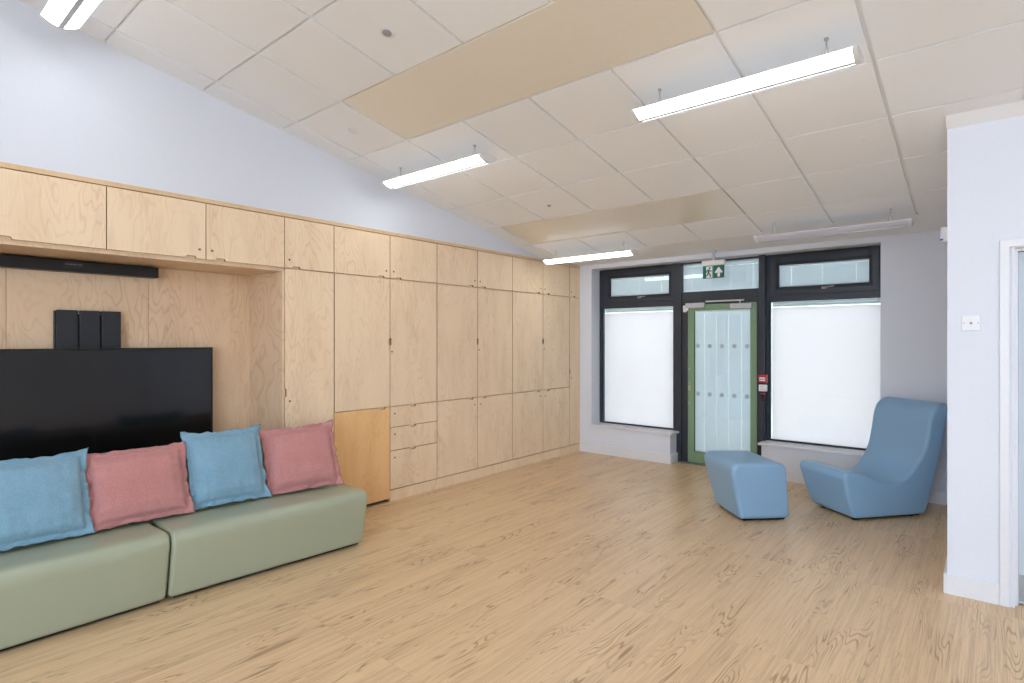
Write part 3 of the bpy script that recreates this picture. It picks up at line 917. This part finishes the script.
# two bench seats with low backs, s runs from the front face backwards
def bench(front0, front1, label):
    F0 = Vector(front0); F1 = Vector(front1)
    Vv = (F1 - F0).normalized(); Uu = Vector((-Vv.y, Vv.x)); L = (F1 - F0).length
    t = empty('bench_seat', ((F0 + F1).x / 2 + Uu.x * .3, (F0 + F1).y / 2, 0), 0, label, 'bench', 'pale green bench seats')
    T_ = tw(F0, Uu, Vv)
    pr = round_poly([(0, .022), (.56, .022), (.598, .79), (.588, .808), (.500, .808), (.355, .405), (-.085, .418)], [.03, .03, .03, .03, .035, .05, .075], 6)
    pr = dense(pr, .05)
    foam('upholstered_body', pr, 0.0, L, .0, .4, .024, M['green_vinyl'], t, T_)
    bm = BM()
    vs = [bm.verts.new(T_(s, w, z)) for z in (.010, .026) for s, w in ((.025, .03), (.53, .03), (.53, L - .03), (.025, L - .03))]
    for f in ((0, 1, 2, 3), (4, 5, 6, 7), (0, 1, 5, 4), (1, 2, 6, 5), (2, 3, 7, 6), (3, 0, 4, 7)): bm.faces.new([vs[i] for i in f])
    obj('base_board', bm, M['black'], t)
    for s in (.09, .50):
        for w in (.06, L - .06):
            p = T_(s, w, 0); obj('glide_foot', tube(BM(), (p[0], p[1], 0), (p[0], p[1], .02), .016, 14), M['grey_plastic'], t)
bench((-3.612, -.030), (-3.606, 1.229), 'pale green upholstered bench seat reaching out of the photo to the left')
bench((-3.603, 1.239), (-3.528, 2.505), 'pale green upholstered bench seat at the right end beside the amber panel')

# ------------------------------------------------------------------ scatter cushions
def cushion(bl, br, lean, label, mat, seed, H=.47, W=None, thick=.078, ear=.014, sag=0.0, roll=0.0):
    """bl / br: bottom corners in front (world); the cushion stands on its lower edge and leans back by 'lean' degrees"""
    bl = Vector(bl); br = Vector(br)
    ax = (br - bl); Wd = ax.length if W is None else W; ax.normalize()
    nrm = Vector((ax.y, -ax.x, 0)).normalized()
    if nrm.x < 0: nrm = -nrm                       # faces the room
    up = (Vector((0, 0, 1)) * math.cos(math.radians(lean)) - nrm * math.sin(math.radians(lean))).normalized()
    fr = ax.cross(up).normalized()
    if fr.dot(nrm) < 0: fr = -fr
    c = (bl + br) / 2
    rr = random.Random(seed); N = 64; fl = .034
    if roll:
        rm = Matrix.Rotation(math.radians(roll), 3, fr)
        ax2 = rm @ ax; up2 = rm @ up
    else: ax2, up2 = ax, up
    t = empty('scatter_cushion', c, 0, label, 'cushion', 'scatter cushions on the bench')
    bm = BM(); grid = {}
    so = Vector((seed * 3.1, seed * 1.7, seed * .9))
    for side in (1, -1):
        for i in range(N + 1):
            for j in range(N + 1):
                a = i / N * 2 - 1; b = j / N * 2 - 1
                edge = i in (0, N) or j in (0, N)
                if side < 0 and edge: grid[(side, i, j)] = grid[(1, i, j)]; continue
                hw, hh = Wd / 2, H / 2
                fa = fl / hw; fb = fl / hh
                # the inflated part lies inside the flange
                ia = min(1, abs(a) / (1 - fa)); ib = min(1, abs(b) / (1 - fb))
                infl = ((1 - ia ** 2.6) * (1 - ib ** 2.6))
                infl = max(0, infl) ** .40
                x = a * hw; y = b * hh
                # sides draw in between the corners
                x *= 1 - .022 * (1 - b * b) * abs(a) ** 2; y *= 1 - .026 * (1 - a * a) * abs(b) ** 2
                m = abs(a * b) ** 6
                x += math.copysign(ear * m, a); y += math.copysign(ear * m, b)
                q = Vector((a, b, 0))
                wr = noise.noise(q * 2.3 + so) * .010 + noise.noise(q * 5 + so * 2) * .0035
                e = max(abs(a), abs(b))
                rim = max(0, (e - .86) / .14)
                z = side * (thick * infl + .0015) + wr * (infl * .9 + .1) * side
                # puckers running in from the seam near the corners
                z += side * .0035 * math.sin(a * 31 + seed) * infl * (1 - infl) * 2.2 + side * .0035 * math.sin(b * 27 + seed * 2) * infl * (1 - infl) * 2.2
                wave = (noise.noise(Vector((a * 3.2, b * 3.2, seed * 2.0))) * .034 + noise.noise(Vector((a * 9, b * 9, seed * 5.0))) * .014) * rim
                z += wave
                x += noise.noise(Vector((a * 2, b * 6, seed + 7.0))) * .010 * rim; y += noise.noise(Vector((a * 6, b * 2, seed + 3.0))) * .010 * rim
                y -= sag * (1 - b) * 0
                yy = y + hh + .004
                p = c + ax2 * x + up2 * yy + fr * z
                p.z = max(p.z, c.z + .001 + .002 * (1 if side > 0 else 0))
                grid[(side, i, j)] = bm.verts.new(p)
    for side in (1, -1):
        for i in range(N):
            for j in range(N):
                q = [grid[(side, i, j)], grid[(side, i + 1, j)], grid[(side, i + 1, j + 1)], grid[(side, i, j + 1)]]
                try: bm.faces.new(q if side > 0 else list(reversed(q)))
                except ValueError: pass
    o = obj('cover', bm, mat, t, smooth=True, sharp=180)
    return t
ZS_ = .420
ROLL = 3.0
cushion((-3.865, .435, ZS_), (-3.845, .925, ZS_), 23, 'blue square cushion cut off by the left edge of the photo', M['blue_cloth'], 1, H=.475, W=.52)
cushion((-3.865, .930, ZS_), (-3.835, 1.450, ZS_), 24, 'pink square cushion leaning between the two blue cushions', M['pink_cloth'], 2, H=.452, W=.54)
cushion((-3.865, 1.465, ZS_), (-3.82, 1.935, ZS_), 22, 'blue square cushion leaning between the two pink cushions', M['blue_cloth'], 3, H=.50, W=.49)
cushion((-3.85, 1.955, ZS_), (-3.705, 2.440, ZS_), 24, 'pink square cushion at the right end of the bench', M['pink_cloth'], 4, H=.48, W=.52, roll=ROLL)

# ------------------------------------------------------------------ ceiling lamps
def lamp(xc, yc, on, label):
    zc = ceil_z(yc)
    t = empty('linear_ceiling_lamp', (xc, yc, zc - .15), 0, label, 'lamp', 'suspended linear ceiling lamps')
    L = 1.18; h = L / 2; hw = .088
    z0 = zc - .162; dz = .036
    def arc(n, a, b, off=0.0):
        return [(yc + (a + (b - a) * k / n), z0 + off + dz * ((a + (b - a) * k / n) / hw) ** 2) for k in range(n + 1)]
    mat = M['lamp_on'] if on else M['lamp_off']
    for a, b in ((-hw, -.013), (.013, hw)):
        lo = arc(10, a, b); up = list(reversed(arc(10, a, b, .004)))
        bm = BM(); prism(bm, lo + up, 'x', xc - h + .022, xc + h - .022)
        obj('diffuser', bm, mat, t, smooth=True)
    bm = BM(); box(bm, xc - h + .022, xc + h - .022, yc - .013, yc + .013, z0 - .003, z0 + .03)
    obj('centre_rib', bm, M['silver'], t)
    # body: shallow tray above the diffusers
    lo = arc(12, -hw * .985, hw * .985, .0055)
    up = [(yc + .076, z0 + dz + .010), (yc + .035, z0 + .052), (yc - .035, z0 + .052), (yc - .076, z0 + dz + .010)]
    bm = BM(); prism(bm, lo + up, 'x', xc - h + .025, xc + h - .025)
    obj('body', bm, M['lamp_body'], t)
    for s in (-1, 1):
        lo = arc(12, -hw, hw, -.003); up = [(yc + hw, z0 + dz + .006)] + [(yc + .078, z0 + dz + .014), (yc + .036, z0 + .056), (yc - .036, z0 + .056), (yc - .078, z0 + dz + .014), (yc - hw, z0 + dz + .006)]
        xa = xc + s * h; xb = xc + s * (h - .024)
        bm = BM(); prism(bm, lo + up, 'x', min(xa, xb), max(xa, xb))
        obj('end_cap', bm, M['lamp_body'], t)
    for s in (-1, 1):
        x = xc + s * .443
        bm = BM()
        tube(bm, (x, yc, zc + .002), (x, yc, zc - .014), .011, 12); tube(bm, (x, yc, zc - .014), (x, yc, zc - .040), .0045, 8)
        tube(bm, (x, yc, zc - .040), (x - .018, yc, z0 + .05), .0016, 6); tube(bm, (x, yc, zc - .040), (x + .018, yc, z0 + .05), .0016, 6)
        obj('suspension_wire', bm, M['chrome'], t, smooth=True)
    return t
yl = [0.835, 3.168, 5.480]
lamp(-3.480, yl[0], True, 'lit linear lamp cut off by the top left corner of the photo')
lamp(-3.480, yl[1], True, 'lit linear lamp in mid ceiling on the cabinet side of the room')
lamp(-3.480, yl[2], True, 'lit linear lamp over the far cabinets near the window wall')
lamp(-1.072, yl[0], True, 'added unseen lit linear lamp overhead above the photographer')  # out of view, added for light in line with the visible row
lamp(-1.072, yl[1], True, 'large lit linear lamp hanging over the middle of the floor, right of the cream panel')
lamp(-1.072, yl[2], False, 'unlit linear lamp close to the window above the blue chair')
lamp(1.336, yl[0], True, 'added unseen lit linear lamp on the doorway side behind the photographer')  # unseen extra lamp, added to light the room from behind
lamp(1.336, yl[1], True, 'added unseen lit linear lamp in front of the doorway, outside the photo')  # unseen extra lamp, added to light the right side

# ------------------------------------------------------------------ small ceiling fittings
def disc_thing(name, x, y, prof, mat, label, cat, inner=None, imat=None, iname='lens'):
    z = ceil_z(y) - .0035
    t = empty(name, (x, y, z), 0, label, cat)
    n = (0, -CT, -1)
    bm = BM(); lathe(bm, prof, (x, y, z), 28, n)
    obj('rim' if inner else 'cover', bm, mat, t, smooth=True)
    if inner:
        bm = BM(); lathe(bm, inner, (x, y, z), 24, n)
        obj(iname, bm, imat, t, smooth=True)
disc_thing('ceiling_detector', -2.579, 1.987, [(.046, -.002), (.046, .003), (.042, .006), (.030, .007)], M['white_plastic'],
           'round recessed ceiling sensor with grey lens beside the cream panel', 'sensor', [(.027, .006), (.026, .012), (.015, .018), (0, .020)], M['grey_plastic'])
disc_thing('ceiling_cover_plate', -3.748, 2.571, [(.045, -.002), (.045, .003), (.042, .005), (0, .006)], M['white_plastic'],
           'flat white round cover plate on a ceiling tile near the cabinet wall', 'cover plate')
disc_thing('sprinkler_sensor', -3.195, 4.342, [(.028, -.002), (.028, .003), (.024, .005), (.018, .006)], M['white_plastic'],
           'small round ceiling sensor between the two nearest lamps and the glossy panel', 'sensor', [(.014, .005), (.013, .012), (0, .018)], M['grey_plastic'])
disc_thing('ceiling_blanking_plate', -.634, 4.249, [(.020, -.002), (.020, .002), (.018, .003), (0, .0035)], M['tbar'],
           'faint pale round cap on the ceiling tile left of the partition', 'cap')

bm = box(BM(), -14, 9, 15.0, 15.4, -.1, 4.2)
tag(obj('wall_outside', bm, M['outside']), kind='structure')
# outside ground, seen only as glow through film and blinds
tag(boxobj('ground_outside', (-12, 10, 6.96, 22, -.16, -.06), M['outside']), kind='structure')
tag(boxobj('ground_outside', (-12, 10, -20, YR - .16, -.16, -.06), M['outside']), kind='structure')

# ------------------------------------------------------------------ world, camera, view
wd = bpy.data.worlds.new('overcast_sky'); sc.world = wd; wd.use_nodes = True
bg = wd.node_tree.nodes['Background']
tc = wd.node_tree.nodes.new('ShaderNodeTexCoord'); sp = wd.node_tree.nodes.new('ShaderNodeSeparateXYZ')
rp = wd.node_tree.nodes.new('ShaderNodeValToRGB')
wd.node_tree.links.new(tc.outputs['Generated'], sp.inputs[0]); wd.node_tree.links.new(sp.outputs[2], rp.inputs[0])
rp.color_ramp.elements[0].color = (.69, .83, 1.0, 1); rp.color_ramp.elements[1].color = (.75, .87, 1.0, 1)
wd.node_tree.links.new(rp.outputs[0], bg.inputs[0]); bg.inputs[1].default_value = WORLD_E

cam = bpy.data.cameras.new('camera'); co = bpy.data.objects.new('camera', cam); COL.objects.link(co)
co.location = (0, 0, 1.5); co.rotation_euler = (PI / 2, 0, math.radians(40.05))
cam.sensor_width = 36; cam.lens = 571.44 / 1024 * 36; cam.shift_y = -1.17 / 1024; cam.clip_start = .05
sc.camera = co
sc.view_settings.view_transform = 'Standard'
try: sc.view_settings.look = 'None'
except Exception: pass
sc.view_settings.exposure = EXPOSURE; sc.view_settings.gamma = 1; sc.view_settings.use_curve_mapping = False
sc.cycles.use_denoising = True
sc.cycles.max_bounces = 10; sc.cycles.diffuse_bounces = 6; sc.cycles.transparent_max_bounces = 12
sc.cycles.sample_clamp_indirect = 6.0
